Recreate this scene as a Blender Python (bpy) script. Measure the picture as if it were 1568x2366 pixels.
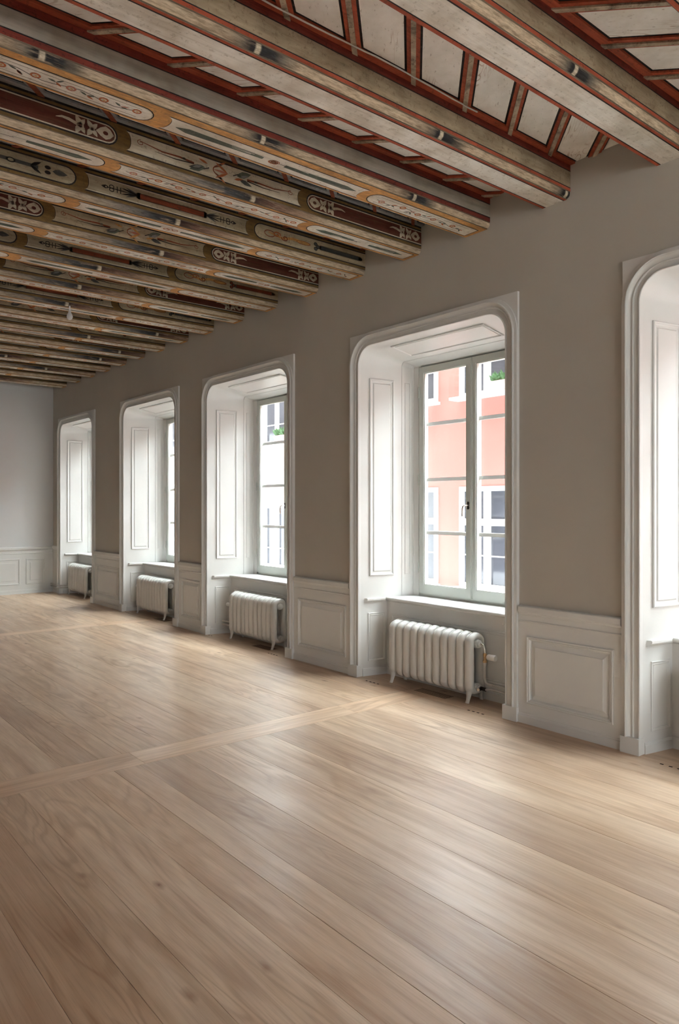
import bpy, bmesh, math, random
from mathutils import Vector, Matrix
random.seed(7)
S = bpy.context.scene
C = S.collection
for o in list(bpy.data.objects):
    bpy.data.objects.remove(o)

# ------------------------------------------------------------------ camera, sky, exposure
F_PX, YAW, CY = 1674.07, 39.283, 1169.74
cam = bpy.data.objects.new('camera', bpy.data.cameras.new('camera'))
C.objects.link(cam)
cam.location = (0, 0, 1.55)
cam.rotation_euler = (math.pi / 2, 0, -math.radians(YAW))
cam.data.sensor_fit = 'VERTICAL'
cam.data.sensor_height = 36.0
cam.data.lens = F_PX / 2366 * 36.0
cam.data.shift_y = (CY - 1183) / 2366
cam.data.clip_start = 0.05
S.camera = cam

SKY = 5.6
w = bpy.data.worlds.new('sky'); S.world = w; w.use_nodes = True
bg = w.node_tree.nodes['Background']
bg.inputs[0].default_value = (0.93, 0.965, 1.0, 1)
bg.inputs[1].default_value = SKY

sun = bpy.data.lights.new('veiled_sun', 'SUN'); sun.energy = 31.0; sun.angle = math.radians(115); sun.color = (.89, .945, 1.0)
suno = bpy.data.objects.new('veiled_sun', sun); C.objects.link(suno)
SUN_EL, SUN_AZ = 44, 16      # height over the roofs; azimuth from +X (over the street) towards +Y
_d = Vector((math.cos(math.radians(SUN_EL))*math.cos(math.radians(SUN_AZ)), math.cos(math.radians(SUN_EL))*math.sin(math.radians(SUN_AZ)), math.sin(math.radians(SUN_EL))))
suno.rotation_euler = _d.to_track_quat('Z', 'Y').to_euler(); suno.location = (14, 0, 14)

S.view_settings.view_transform = 'Standard'
S.view_settings.look = 'None'
S.view_settings.gamma = 1.0
S.view_settings.use_curve_mapping = False
S.view_settings.exposure = 0.93
S.cycles.diffuse_bounces = 4
S.cycles.glossy_bounces = 3
S.cycles.max_bounces = 7
S.cycles.transparent_max_bounces = 10
S.cycles.time_limit = 1100

# room numbers (metres, camera over the origin, window wall along Y)
WX = 4.318          # room face of the window wall
EX = 4.99           # street face of the window wall
LX = -1.1           # left wall, unseen, set close for more bounce
NY, FY = -6.0, 13.5  # wall behind the camera, end wall
ZB, ZC = 3.636, 3.872  # beam undersides, ceiling boards
# window: centre, half width of the opening
WIN = [(-1.30, .82), (1.485, .82), (4.165, .82), (6.945, .835), (9.465, .82), (12.31, .755)]

REAR_FILL = [(-.02, .97), (2.15, .97)]      # added fill-light windows in the unseen rear wall: centre x, half width
for xc, hwx in REAR_FILL:
    l = bpy.data.lights.new('window_daylight', 'AREA'); l.shape = 'RECTANGLE'; l.size, l.size_y = hwx*2, 2.4
    l.cycles.is_portal = True
    lo = bpy.data.objects.new('window_daylight', l); C.objects.link(lo)
    lo.location = (xc, NY-.34, 1.9); lo.rotation_euler = (-math.pi/2, 0, math.pi)

# ------------------------------------------------------------------ mesh helper
class MB:
    def __init__(s): s.v = []; s.f = []; s.m = []
    def add(s, vs, fs, m=0):
        b = len(s.v); s.v += [tuple(x) for x in vs]
        for f in fs: s.f.append([b + i for i in f]); s.m.append(m)
        return s
    def box(s, x0, x1, y0, y1, z0, z1, m=0):
        return s.add([(x0,y0,z0),(x1,y0,z0),(x1,y1,z0),(x0,y1,z0),(x0,y0,z1),(x1,y0,z1),(x1,y1,z1),(x0,y1,z1)],
                     [(3,2,1,0),(4,5,6,7),(0,1,5,4),(1,2,6,5),(2,3,7,6),(3,0,4,7)], m)
    def cbox(s, x0, x1, y0, y1, z0, z1, c=.002, m=0):   # box with chamfered top edges
        return s.add([(x0,y0,z0),(x1,y0,z0),(x1,y1,z0),(x0,y1,z0),
                      (x0,y0,z1-c),(x1,y0,z1-c),(x1,y1,z1-c),(x0,y1,z1-c),
                      (x0+c,y0+c,z1),(x1-c,y0+c,z1),(x1-c,y1-c,z1),(x0+c,y1-c,z1)],
                     [(3,2,1,0),(8,9,10,11)] + [(i,(i+1)%4,4+(i+1)%4,4+i) for i in range(4)] + [(4+i,4+(i+1)%4,8+(i+1)%4,8+i) for i in range(4)], m)
    def loft(s, rings, closed=True, caps=True, m=0):
        n = len(rings[0]); vs = [p for r in rings for p in r]; fs = []
        for k in range(len(rings) - 1):
            for i in range(n if closed else n - 1):
                j = (i + 1) % n
                fs.append((k*n+i, k*n+j, (k+1)*n+j, (k+1)*n+i))
        if caps and closed:
            fs.append(tuple(range(n))[::-1]); fs.append(tuple((len(rings)-1)*n+i for i in range(n)))
        return s.add(vs, fs, m)
    def prism(s, poly, d, m=0):     # poly: list of 3d points, d: offset vector
        d = Vector(d); return s.loft([[Vector(p) for p in poly], [Vector(p) + d for p in poly]], m=m)
    def tube(s, path, r, n=12, m=0, caps=True):
        path = [Vector(p) for p in path]; rings = []; up = None
        for i, p in enumerate(path):
            t = (path[min(i+1, len(path)-1)] - path[max(i-1, 0)]).normalized()
            if up is None:
                up = Vector((0,0,1)) if abs(t.z) < .9 else Vector((1,0,0))
            a = t.cross(up).normalized(); b = a.cross(t).normalized(); up = b
            rr = r[i] if isinstance(r, (list, tuple)) else r
            rings.append([p + a*math.cos(2*math.pi*k/n)*rr + b*math.sin(2*math.pi*k/n)*rr for k in range(n)])
        return s.loft(rings, m=m, caps=caps)
    def panel(s, O, U, V, N, u0, u1, v0, v1, prof, m=0, fill=True):  # mitred frame: prof = (inset, height)
        O, U, V, N = map(Vector, (O, U, V, N)); rings = []
        for wi, d in prof:
            rings.append([O+U*a+V*b+N*d for a, b in ((u0+wi,v0+wi),(u1-wi,v0+wi),(u1-wi,v1-wi),(u0+wi,v1-wi))])
        s.loft(rings, caps=False, m=m)
        if fill: s.add(rings[-1], [(0,1,2,3)], m)
        return s
    def extrude_y(s, prof, y0, y1, m=0):   # prof: closed list of (x,z)
        return s.loft([[(x,y0,z) for x, z in prof], [(x,y1,z) for x, z in prof]], m=m)
    def extrude_x(s, prof, x0, x1, m=0):   # prof: closed list of (y,z)
        return s.loft([[(x0,y,z) for y, z in prof], [(x1,y,z) for y, z in prof]], m=m)
    def mesh(s, name, mats, smooth=False):
        me = bpy.data.meshes.new(name)
        me.from_pydata(s.v, [], s.f)
        for mt in (mats if isinstance(mats, (list, tuple)) else [mats]): me.materials.append(mt)
        me.polygons.foreach_set('material_index', s.m)
        bm = bmesh.new(); bm.from_mesh(me); bmesh.ops.recalc_face_normals(bm, faces=bm.faces); bm.to_mesh(me); bm.free()
        if smooth:
            me.polygons.foreach_set('use_smooth', [True]*len(me.polygons))
            try: me.set_sharp_from_angle(angle=math.radians(38))
            except Exception: pass
        me.update(); return me
    def build(s, name, mats, parent=None, smooth=False):
        return link(name, s.mesh(name, mats, smooth), parent)

def link(name, me, parent=None):
    o = bpy.data.objects.new(name, me); C.objects.link(o)
    if parent: o.parent = parent
    return o
def empty(name, loc=(0,0,0), rz=0):
    o = bpy.data.objects.new(name, None); C.objects.link(o); o.location = loc; o.rotation_euler = (0,0,rz)
    o.empty_display_size = .1
    return o
def tag(o, label, cat, group=None, kind=None):
    o['label'] = label; o['category'] = cat
    if group: o['group'] = group
    if kind: o['kind'] = kind
    return o

# ------------------------------------------------------------------ materials
def lin(c):
    return tuple(((x/255)/12.92 if x/255 <= .04045 else ((x/255+.055)/1.055)**2.4) for x in c)
class NT:
    def __init__(s, name):
        s.m = bpy.data.materials.new(name); s.m.use_nodes = True; s.t = s.m.node_tree
        s.p = s.t.nodes['Principled BSDF']; s.out = s.t.nodes['Material Output']
    def n(s, typ, **k):
        nd = s.t.nodes.new(typ)
        for a, v in k.items():
            if a.startswith('i_'): nd.inputs[a[2:].replace('_', ' ')].default_value = v
            else: setattr(nd, a, v)
        return nd
    def l(s, a, b): s.t.links.new(a, b)
    def coord(s, scale=(1,1,1), rnd=False):
        tc = s.n('ShaderNodeTexCoord'); mp = s.n('ShaderNodeMapping'); mp.inputs['Scale'].default_value = scale
        src = tc.outputs['Object']
        if rnd:
            oi = s.n('ShaderNodeObjectInfo'); vm = s.n('ShaderNodeVectorMath', operation='MULTIPLY_ADD')
            vm.inputs[0].default_value = (1,1,1)
            cb = s.n('ShaderNodeCombineXYZ'); mu = s.n('ShaderNodeMath', operation='MULTIPLY'); mu.inputs[1].default_value = 53.7
            s.l(oi.outputs['Random'], mu.inputs[0])
            for k in range(3): s.l(mu.outputs[0], cb.inputs[k])
            s.l(cb.outputs[0], vm.inputs[2]); s.l(src, vm.inputs[0]); vm.inputs[1].default_value = (1,1,1)
            src = vm.outputs[0]
        s.l(src, mp.inputs['Vector']); return mp.outputs[0]
    def noise(s, vec, scale=5, detail=4, rough=.55, dist=0):
        nd = s.n('ShaderNodeTexNoise'); nd.inputs['Scale'].default_value = scale; nd.inputs['Detail'].default_value = detail
        nd.inputs['Roughness'].default_value = rough; nd.inputs['Distortion'].default_value = dist
        s.l(vec, nd.inputs['Vector']); return nd.outputs['Fac']
    def ramp(s, fac, stops):
        r = s.n('ShaderNodeValToRGB'); e = r.color_ramp.elements
        while len(e) < len(stops): e.new(.5)
        for el, (p, c) in zip(e, stops):
            el.position = p; el.color = (*c, 1) if len(c) == 3 else c
        s.l(fac, r.inputs[0]); return r.outputs[0]
    def mix(s, fac, a, b, blend='MIX'):
        x = s.n('ShaderNodeMix', data_type='RGBA', blend_type=blend)
        for sock, v in ((x.inputs[0], fac), (x.inputs[6], a), (x.inputs[7], b)):
            if hasattr(v, 'links') or hasattr(v, 'is_linked'): s.l(v, sock)
            elif isinstance(v, (int, float)): sock.default_value = v
            else: sock.default_value = (*v, 1)
        return x.outputs[2]
    def bump(s, h, strength=.1, dist=.01):
        b = s.n('ShaderNodeBump'); b.inputs['Strength'].default_value = strength; b.inputs['Distance'].default_value = dist
        s.l(h, b.inputs['Height']); s.l(b.outputs[0], s.p.inputs['Normal'])
    def fin(s, col, rough=.5, spec=.5, metal=0):
        if hasattr(col, 'is_linked'): s.l(col, s.p.inputs['Base Color'])
        else: s.p.inputs['Base Color'].default_value = (*col, 1)
        if hasattr(rough, 'is_linked'): s.l(rough, s.p.inputs['Roughness'])
        else: s.p.inputs['Roughness'].default_value = rough
        s.p.inputs['Specular IOR Level'].default_value = spec; s.p.inputs['Metallic'].default_value = metal
        return s.m

def mul(c, k): return tuple(min(1, x*k) for x in c)
def plain(name, col, rough=.5, spec=.5, metal=0, var=.05, scale=4, bump=0, bscale=150):
    t = NT(name); v = t.coord()
    c = t.ramp(t.noise(v, scale, 2), [(.3, mul(col, 1-var)), (.7, mul(col, 1+var))])
    if bump: t.bump(t.noise(v, bscale, 3), bump, .002)
    return t.fin(c, rough, spec, metal)

def aged(name, col, under, wear=.35, var=.22, rough=.7, streak=(1.6, 26, 26), chips=True):
    """old distemper paint on timber: streaky tone, worn through in places"""
    t = NT(name); v = t.coord(streak, rnd=True); v1 = t.coord((1,1,1), rnd=True)
    base = t.ramp(t.noise(v, 2.2, 4, .65), [(.25, mul(col, 1-var)), (.75, mul(col, 1+var))])
    worn = t.ramp(t.noise(v, 1.3, 4, .7, .4), [(.62-wear*.35, (0,0,0)), (.86-wear*.25, (1,1,1))])
    c = t.mix(worn, base, under)
    if chips:
        ch = t.ramp(t.noise(v1, 40, 3, .7), [(.57, (0,0,0)), (.66, (1,1,1))])
        c = t.mix(t.mix(.55, (0,0,0), ch), c, mul(under, .8))
        st = t.ramp(t.noise(v1, 3.1, 3, .65), [(.34, (.58,.52,.44)), (.60, (1,1,1))])
        c = t.mix(.7, c, st, 'MULTIPLY')
    t.bump(t.noise(v, 3, 3, .7), .4, .004)
    return t.fin(c, rough, .3)

M = {}
M['wall'] = plain('wall_paint', (.545, .513, .452), .62, .35, var=.03, scale=1.5)
M['trim'] = plain('trim_paint', (.755, .755, .73), .38, .5, var=.02, scale=2)
M['sash'] = plain('sash_paint', (.60, .63, .585), .35, .5, var=.02)
M['enamel'] = plain('radiator_enamel', (.69, .68, .645), .32, .5, var=.02)
M['pipe'] = plain('painted_pipe', (.62, .60, .56), .35, .5, var=.02)
M['chrome'] = plain('chrome', (.75, .72, .68), .22, .5, 1, var=.03)
M['brass'] = plain('worn_brass', (.62, .42, .24), .3, .5, 1, var=.1, scale=30)
M['dark_metal'] = plain('dark_metal', (.09, .08, .07), .35, .5, 1, var=.1)
M['plastic'] = plain('white_plastic', (.82, .81, .79), .4, .5, var=.02)
M['black'] = plain('void_black', (.012, .010, .009), .9, .1)
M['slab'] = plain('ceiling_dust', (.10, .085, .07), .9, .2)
M['outer_white'] = plain('outer_window_paint', (.80, .80, .78), .45, .4, var=.02)

def glass_mat():
    t = NT('window_glass'); t.t.nodes.remove(t.p)
    tr = t.n('ShaderNodeBsdfTransparent'); tr.inputs[0].default_value = (.955, .965, .96, 1)
    gl = t.n('ShaderNodeBsdfGlossy'); gl.inputs['Roughness'].default_value = .02
    lw = t.n('ShaderNodeLayerWeight'); lw.inputs[0].default_value = .5
    pw = t.n('ShaderNodeMath', operation='POWER'); pw.inputs[1].default_value = 5; t.l(lw.outputs['Facing'], pw.inputs[0])
    fr = t.n('ShaderNodeMath', operation='MULTIPLY_ADD'); fr.inputs[1].default_value = .35; fr.inputs[2].default_value = .02; t.l(pw.outputs[0], fr.inputs[0])
    mx = t.n('ShaderNodeMixShader')
    t.l(fr.outputs[0], mx.inputs[0]); t.l(tr.outputs[0], mx.inputs[1]); t.l(gl.outputs[0], mx.inputs[2])
    t.l(mx.outputs[0], t.out.inputs[0]); return t.m
M['glass'] = glass_mat()

def oak(name, along='y', k=1.0):
    t = NT(name)
    def sc(a, b): return (a, b, a) if along == 'y' else (b, a, a)
    v1 = t.coord(sc(5.2, .62), True); v2 = t.coord(sc(150, 4.5), True); v3 = t.coord(sc(3.0, .7), True); v4 = t.coord(sc(17, .9), True)
    LO, MI, HI = (.55, .39, .262), (.65, .492, .358), (.74, .59, .452)
    c = t.ramp(t.noise(v4, 1.0, 3, .55, .5), [(.28, LO), (.5, MI), (.75, HI)])
    # cathedral figure: contour lines of a stretched, distorted field
    fld = t.noise(v1, .8, 2, .45, 1.1)
    mu = t.n('ShaderNodeMath', operation='MULTIPLY'); mu.inputs[1].default_value = 58; t.l(fld, mu.inputs[0])
    sn = t.n('ShaderNodeMath', operation='SINE'); t.l(mu.outputs[0], sn.inputs[0])
    mr = t.n('ShaderNodeMapRange'); mr.inputs[1].default_value = -1; mr.inputs[2].default_value = 1; t.l(sn.outputs[0], mr.inputs[0])
    fig = t.ramp(mr.outputs[0], [(.0, (.83,.775,.72)), (.4, (.97,.96,.945)), (1, (1.03,1.02,1.0))])
    am = t.ramp(t.noise(v3, .9, 1), [(.42, (.05,.05,.05)), (.62, (1,1,1))])
    c = t.mix(am, c, t.mix(1, c, fig, 'MULTIPLY'))
    pores = t.ramp(t.noise(v2, 1, 2, .6), [(.35, (.86,.83,.80)), (.52, (1,1,1))])
    c = t.mix(.7, c, pores, 'MULTIPLY')
    blot = t.ramp(t.noise(v3, 1.9, 3, .6), [(.3, (.82,.76,.72)), (.6, (1.06,1.05,1.04))])
    c = t.mix(.85, c, blot, 'MULTIPLY')
    # knots
    vk = t.coord(sc(4.6, 2.0), True)
    vo = t.n('ShaderNodeTexVoronoi'); vo.inputs['Scale'].default_value = 1.0; t.l(vk, vo.inputs['Vector'])
    nz = t.noise(t.coord(sc(34, 13), True), 1, 2)
    ad = t.n('ShaderNodeMath', operation='MULTIPLY_ADD'); t.l(nz, ad.inputs[0]); ad.inputs[1].default_value = .085; t.l(vo.outputs['Distance'], ad.inputs[2])
    k1 = t.ramp(ad.outputs[0], [(.050, (.20,.12,.08)), (.072, (.58,.47,.40)), (.15, (1,1,1))])
    c = t.mix(.9, c, k1, 'MULTIPLY')
    oi = t.n('ShaderNodeObjectInfo')
    tone = t.ramp(oi.outputs['Random'], [(0, (.85,.81,.78)), (.2, (1.03,1.01,.99)), (.4, (.92,.865,.82)), (.6, (1.10,1.10,1.09)), (.8, (.96,.945,.92)), (1, (1.02,.96,.90))])
    c = t.mix(1, c, tone, 'MULTIPLY')
    if k != 1: c = t.mix(1, c, (k, k, k), 'MULTIPLY')
    rg = t.ramp(t.noise(v3, 3, 2), [(.3, (.32,.32,.32)), (.7, (.42,.42,.42))])
    return t.fin(c, rg, .55)
M['oak'] = oak('oak_plank', 'y'); M['oak_x'] = oak('oak_plank_cross', 'x', 1.12)

WOOD = (.20, .155, .11)
M['b_grey'] = aged('beam_grey_distemper', (.83, .80, .735), (.60, .54, .44), .2, .10)
M['b_grey2'] = aged('beam_dull_grey', (.44, .42, .37), (.56, .52, .45), .3, .16)
M['b_tan'] = aged('beam_tan_distemper', (.42, .345, .235), (.25, .19, .115), .45, .22, streak=(2.2, 14, 14))
M['b_red'] = aged('beam_red_ochre', (.44, .095, .045), (.20, .06, .035), .2, .25)
M['b_darkred'] = aged('beam_dark_red', (.24, .045, .030), (.07, .024, .018), .3, .3)
M['b_black'] = aged('beam_lamp_black', (.022, .020, .020), (.10, .085, .07), .16, .3)
M['b_orange'] = aged('beam_orange_ochre', (.70, .36, .12), (.40, .24, .11), .4, .3, streak=(7, 34, 34))
M['b_ochre'] = aged('beam_brown_ochre', (.215, .130, .042), (.12, .08, .04), .38, .35, streak=(4, 26, 26))
M['b_cream'] = aged('beam_cream', (.66, .60, .48), (.42, .35, .25), .3, .15)
M['b_white'] = aged('beam_white', (.82, .785, .71), (.64, .57, .48), .25, .12)
M['b_field'] = aged('beam_tan_field', (.50, .42, .29), (.31, .245, .155), .3, .2)
M['b_field2'] = aged('beam_grey_field', (.43, .375, .265), (.28, .225, .145), .3, .2)
M['b_wine'] = aged('beam_wine_field', (.135, .040, .026), (.16, .085, .045), .3, .4)
M['b_brick'] = aged('beam_brick_red', (.27, .070, .030), (.13, .06, .035), .3, .3)
M['b_green'] = aged('beam_green', (.115, .145, .115), (.30, .30, .25), .35, .3)
M['b_slate'] = aged('beam_slate', (.085, .095, .095), (.20, .19, .16), .25, .3)
M['b_flame'] = aged('beam_flame_orange', (.52, .155, .055), (.40, .22, .12), .3, .3)
M['b_rose'] = aged('beam_rose', (.56, .22, .15), (.55, .42, .32), .35, .25)
M['b_blue'] = aged('batten_blue_grey', (.30, .315, .325), (.20, .18, .15), .3, .2)
def board_mat(name, ang):
    t = NT(name)
    def cr(scale):
        v = t.coord((1,1,1), True); mp = t.n('ShaderNodeMapping'); mp.inputs['Rotation'].default_value = (0, 0, ang); t.l(v, mp.inputs['Vector'])
        m2 = t.n('ShaderNodeMapping'); m2.inputs['Scale'].default_value = scale; t.l(mp.outputs[0], m2.inputs['Vector']); return m2.outputs[0]
    base = t.ramp(t.noise(cr((1,1,1)), 7, 4, .6), [(.3, (.78,.755,.69)), (.65, (.93,.91,.86))])
    fld = t.noise(cr((2.2, 14, 2)), .8, 2, .5, .8)
    mu = t.n('ShaderNodeMath', operation='MULTIPLY'); mu.inputs[1].default_value = 60; t.l(fld, mu.inputs[0])
    sn = t.n('ShaderNodeMath', operation='SINE'); t.l(mu.outputs[0], sn.inputs[0])
    g = t.ramp(sn.outputs[0], [(.72, (0,0,0)), (.95, (1,1,1))])
    am = t.ramp(t.noise(cr((1.2, 3, 1)), 1.6, 2), [(.52, (0,0,0)), (.66, (.75,.75,.75))])
    gm = t.mix(1, g, am, 'MULTIPLY')
    c = t.mix(gm, base, (.42,.27,.18))
    ch = t.ramp(t.noise(cr((20, 60, 20)), 1, 3, .7), [(.62, (0,0,0)), (.72, (.7,.7,.7))])
    c = t.mix(ch, c, (.36,.31,.25))
    t.bump(t.noise(cr((6, 60, 20)), 1, 3), .3, .003)
    return t.fin(c, .75, .3)
M['b_board'] = board_mat('ceiling_board_white', -math.pi/4); M['b_board2'] = board_mat('ceiling_board_white_turned', math.pi/4)
M['b_side'] = aged('beam_bare_timber', (.16, .12, .08), WOOD, .4, .3)

def roll_mat(name, period, stops):
    """roll moulding painted as a cord with pale ties; the object's index shifts the ties along the beam (mm)"""
    t = NT(name); v = t.coord((1,1,1)); st = t.coord((9, 60, 60), True)
    sx = t.n('ShaderNodeSeparateXYZ'); t.l(v, sx.inputs[0])
    oi = t.n('ShaderNodeObjectInfo')
    ph = t.n('ShaderNodeMath', operation='MULTIPLY_ADD'); t.l(oi.outputs['Object Index'], ph.inputs[0]); ph.inputs[1].default_value = -.001; t.l(sx.outputs[0], ph.inputs[2])
    a = t.n('ShaderNodeMath', operation='ADD'); t.l(ph.outputs[0], a.inputs[0]); a.inputs[1].default_value = period*8
    d = t.n('ShaderNodeMath', operation='DIVIDE'); t.l(a.outputs[0], d.inputs[0]); d.inputs[1].default_value = period
    fr = t.n('ShaderNodeMath', operation='FRACT'); t.l(d.outputs[0], fr.inputs[0])
    c = t.ramp(fr.outputs[0], stops)
    sp = t.ramp(t.noise(st, 1.4, 4, .7), [(.36, (.45,.40,.34)), (.62, (1.12,1.08,1.02))])
    c = t.mix(.85, c, sp, 'MULTIPLY')
    wr = t.ramp(t.noise(t.coord((3, 30, 30), True), 1.5, 4, .7), [(.54, (0,0,0)), (.64, (1,1,1))])
    c = t.mix(t.mix(.6, (0,0,0), wr), c, (.45,.34,.235))
    t.bump(t.noise(st, 2, 3), .4, .004)
    return t.fin(c, .7, .3)
_B, _K, _G, _W = (.58,.48,.355), (.025,.025,.028), (.20,.175,.14), (.62,.57,.46)
M['roll2'] = roll_mat('beam_cord_moulding_long', 2.46, [(0, _W), (.004, _W), (.007, (.06,.035,.03)), (.06, (.16,.09,.065)), (.16, (.34,.24,.17)), (.26, _B), (.55, _B), (.70, (.50,.42,.32)), (.84, (.22,.21,.195)), (.92, (.07,.073,.08)), (.991, _K), (.994, _W)])
M['roll_b'] = aged('batten_roll', (.52, .43, .32), (.10, .075, .06), .42, .3, streak=(8, 8, 8))
M['roll'] = roll_mat('beam_cord_moulding', 1.23, [(0, _W), (.008, _W), (.013, _K), (.075, (.04,.04,.042)), (.12, _G), (.19, _B), (.76, _B), (.88, (.42,.34,.25)), (.94, _G), (.97, _K), (.986, _K), (.991, _W)])

def stucco(name, col):
    t = NT(name); v = t.coord()
    c = t.ramp(t.noise(v, .9, 6, .6), [(.3, mul(col, .93)), (.7, mul(col, 1.05))])
    t.bump(t.noise(v, 30, 5), .2, .01)
    return t.fin(c, .9, .2)
M['pink'] = stucco('pink_stucco', (.56, .225, .195)); M['cream'] = stucco('cream_stucco', (.66, .57, .49))
M['ext_white'] = plain('street_window_paint', (.86, .86, .85), .6, .3, var=.02)
M['ext_glass'] = plain('street_window_glass', (.085, .09, .11), .06, .6, var=.15, scale=1.2)
M['ground'] = plain('paving', (.16, .155, .15), .9, .2, var=.15, scale=2)
M['leaf'] = plain('leaf_green', (.10, .20, .09), .6, .3, var=.3, scale=30)
M['pot'] = plain('pink_planter', (.72, .50, .46), .6, .3)
M['roof'] = plain('roof_tile', (.25, .13, .09), .8, .3)

# ------------------------------------------------------------------ floor
floor = MB().box(LX-.2, EX, NY-.2, FY+.2, -.16, -.022).build('floor', M['slab'])
tag(floor, 'wide oak plank floor with two pale cross bands', 'floor', kind='structure')
rowX = [LX, -.98, -.70, -.36, -.10, .18, .47, .755, .965, 1.14, 1.45, 1.665, 1.82, 2.11, 2.45, 2.75, 3.13, 3.41, 3.72, 4.02, 4.25, 4.60]
BAND = [(4.12, 4.37), (9.22, 9.46)]
GAP = .0005
def plank(x0, x1, y0, y1, m='oak', dz=0.0):
    return MB().cbox(x0+GAP, x1-GAP, y0+GAP, y1-GAP, -.022, dz, .0008).build('plank', M[m], floor)
rf = random.Random(3)
secs = [(NY, BAND[0][0]), (BAND[0][1], BAND[1][0]), (BAND[1][1], FY)]
for si, (ya, yb) in enumerate(secs):
    for i in range(len(rowX) - 1):
        x0, x1 = rowX[i], rowX[i+1]
        # a few rows carry an end joint
        cuts = [ya, yb]
        if si == 0: cuts = [ya, rf.uniform(-.9, .35), yb]
        elif rf.random() < .35: cuts = [ya, ya + (yb-ya)*rf.uniform(.3, .7), yb]
        for a, b in zip(cuts, cuts[1:]): plank(x0, x1, a, b, dz=rf.uniform(-.0006, .0003))
for ya, yb in BAND:
    for a, b in ((LX, .2), (.2, 1.86), (1.86, 3.55), (3.55, 4.25)): plank(a, b, ya, yb, 'oak_x')
    plank(4.25, 4.60, ya, yb)
# holes and slots for the air under the radiators
def holes(x, ys):
    m = MB()
    for y in ys: m.box(x-.006, x+.006, y-.011, y+.011, -.004, .0009)
    m.build('vent_hole', M['black'], floor)
holes(4.262, [4.68, 4.73, 4.78, 4.83]); holes(4.246, [3.505, 3.55, 3.595, 3.64]); holes(4.255, [1.99, 2.04, 2.09, 2.145])
holes(4.305, [7.68, 7.74, 7.80, 7.86]); holes(4.262, [6.24, 6.29, 6.34, 6.39]); holes(4.30, [10.1, 10.16, 10.22])
for y0, y1 in ((3.96, 4.34), (6.50, 6.86), (1.3, 1.66), (9.0, 9.36)):
    fr_ = MB().box(4.335, 4.465, y0, y1, -.004, .0005).build('vent_grille', M['oak'], floor)
    for k in range(7):
        MB().box(4.345+k*.0165, 4.352+k*.0165, y0+.012, y1-.012, -.003, .0010).build('slot', M['black'], fr_)

# ------------------------------------------------------------------ window wall
wall_right = MB()
edges = []
for yc, hw in WIN: edges += [yc-hw, yc+hw]
ys = [NY-.2] + edges + [FY+.2]
for k in range(0, len(ys), 2): wall_right.box(WX, EX, ys[k]+(.006 if k else 0), ys[k+1]-(.006 if k+2 < len(ys) else 0), -.1, 4.3)
ZT, RC = 2.985, .165       # opening head, corner radius
for yc, hw in WIN:
    wall_right.box(WX, EX, yc-hw-.006, yc+hw+.006, ZT+.004, 4.3)
    wall_right.box(4.62, EX, yc-hw, yc+hw, -.1, .66)
    for s in (-1, 1):      # masonry behind the round corner
        arc = [(WX, yc+s*(hw+.006), ZT+.004)]
        for k in range(9):
            a = math.pi/2*k/8
            arc.append((WX, yc+s*(hw-RC+(RC+.006)*math.cos(a)), ZT-RC+(RC+.003)*math.sin(a)))
        arc.append((WX, yc+s*(hw-RC), ZT+.004)); wall_right.prism(arc, (.02, 0, 0))
        wall_right.box(4.93, EX, min(yc+s*(hw-.17), yc+s*hw), max(yc+s*(hw-.17), yc+s*hw), .6, 3.0)
    wall_right.box(4.93, EX, yc-hw, yc+hw, 2.86, 3.0)
for k, f in enumerate(wall_right.f):     # unseen street face: made dark to cut bounce onto the pink house
    if all(wall_right.v[i][0] > 4.9 for i in f): wall_right.m[k] = 1
M['brick_dark'] = plain('dark_street_brick', (.10, .075, .06), .9, .2, var=.2, scale=8)
wall_right = wall_right.build('wall_right', [M['wall'], M['brick_dark']])
tag(wall_right, 'taupe painted window wall above pale wainscot', 'wall', kind='structure')

def wainscot(y0, y1, parent, panels, flip=None):
    """dado panelling on the window wall between y0 and y1"""
    b = MB().box(4.304, WX+.004, y0, y1, 0, .148).box(4.304, WX+.004, y0, y1, .627, .80)
    cuts = [y0] + [q for p_ in panels for q in p_] + [y1]
    for q in range(0, len(cuts), 2): b.box(4.304, WX+.004, cuts[q], cuts[q+1], .148, .627)
    b = b.build('wainscot_board', M['trim'], parent)
    sk = [(WX,0),(4.293,0),(4.293,.052),(4.297,.056),(4.300,.058),(4.300,.066),(4.304,.070),(WX,.070)]
    MB().extrude_y(sk, y0+.003, y1-.003).build('skirting_board', M['trim'], b)
    rl = [(WX,.842),(4.289,.838),(4.284,.832),(4.284,.799),(4.290,.790),(4.296,.786),(4.298,.778),(4.304,.774),(WX,.774)]
    MB().extrude_y(rl, y0+.006, y1-.012).build('dado_rail', M['trim'], b)
    bd = [(4.305,.738),(4.299,.736),(4.296,.731),(4.299,.726),(4.305,.722)]
    MB().extrude_y(bd, y0+.004, y1-.006).build('bead', M['trim'], b)
    for a, c in panels:
        MB().panel((4.304,0,0), (0,-1,0), (0,0,1), (-1,0,0), -c, -a, .148, .627, PANEL).build('panel', M['trim'], b)
PANEL = [(0,0),(0,.009),(.005,.013),(.011,.012),(.014,.006),(.017,.009),(.022,.008),(.028,.000),(.030,-.010),(.038,-.010),(.038,-.009),(.072,.002),(.072,.008),(.073,.008)]
for k in range(len(WIN) - 1):
    a = WIN[k][0] + WIN[k][1] + .118; b = WIN[k+1][0] - WIN[k+1][1] - .118
    wainscot(a, b, wall_right, [(a+.062, b-.075)])
wainscot(NY, WIN[0][0]-WIN[0][1]-.118, wall_right, [(NY+.1, NY+.75)])
wainscot(WIN[-1][0]+WIN[-1][1]+.118, FY, wall_right, [])

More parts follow.
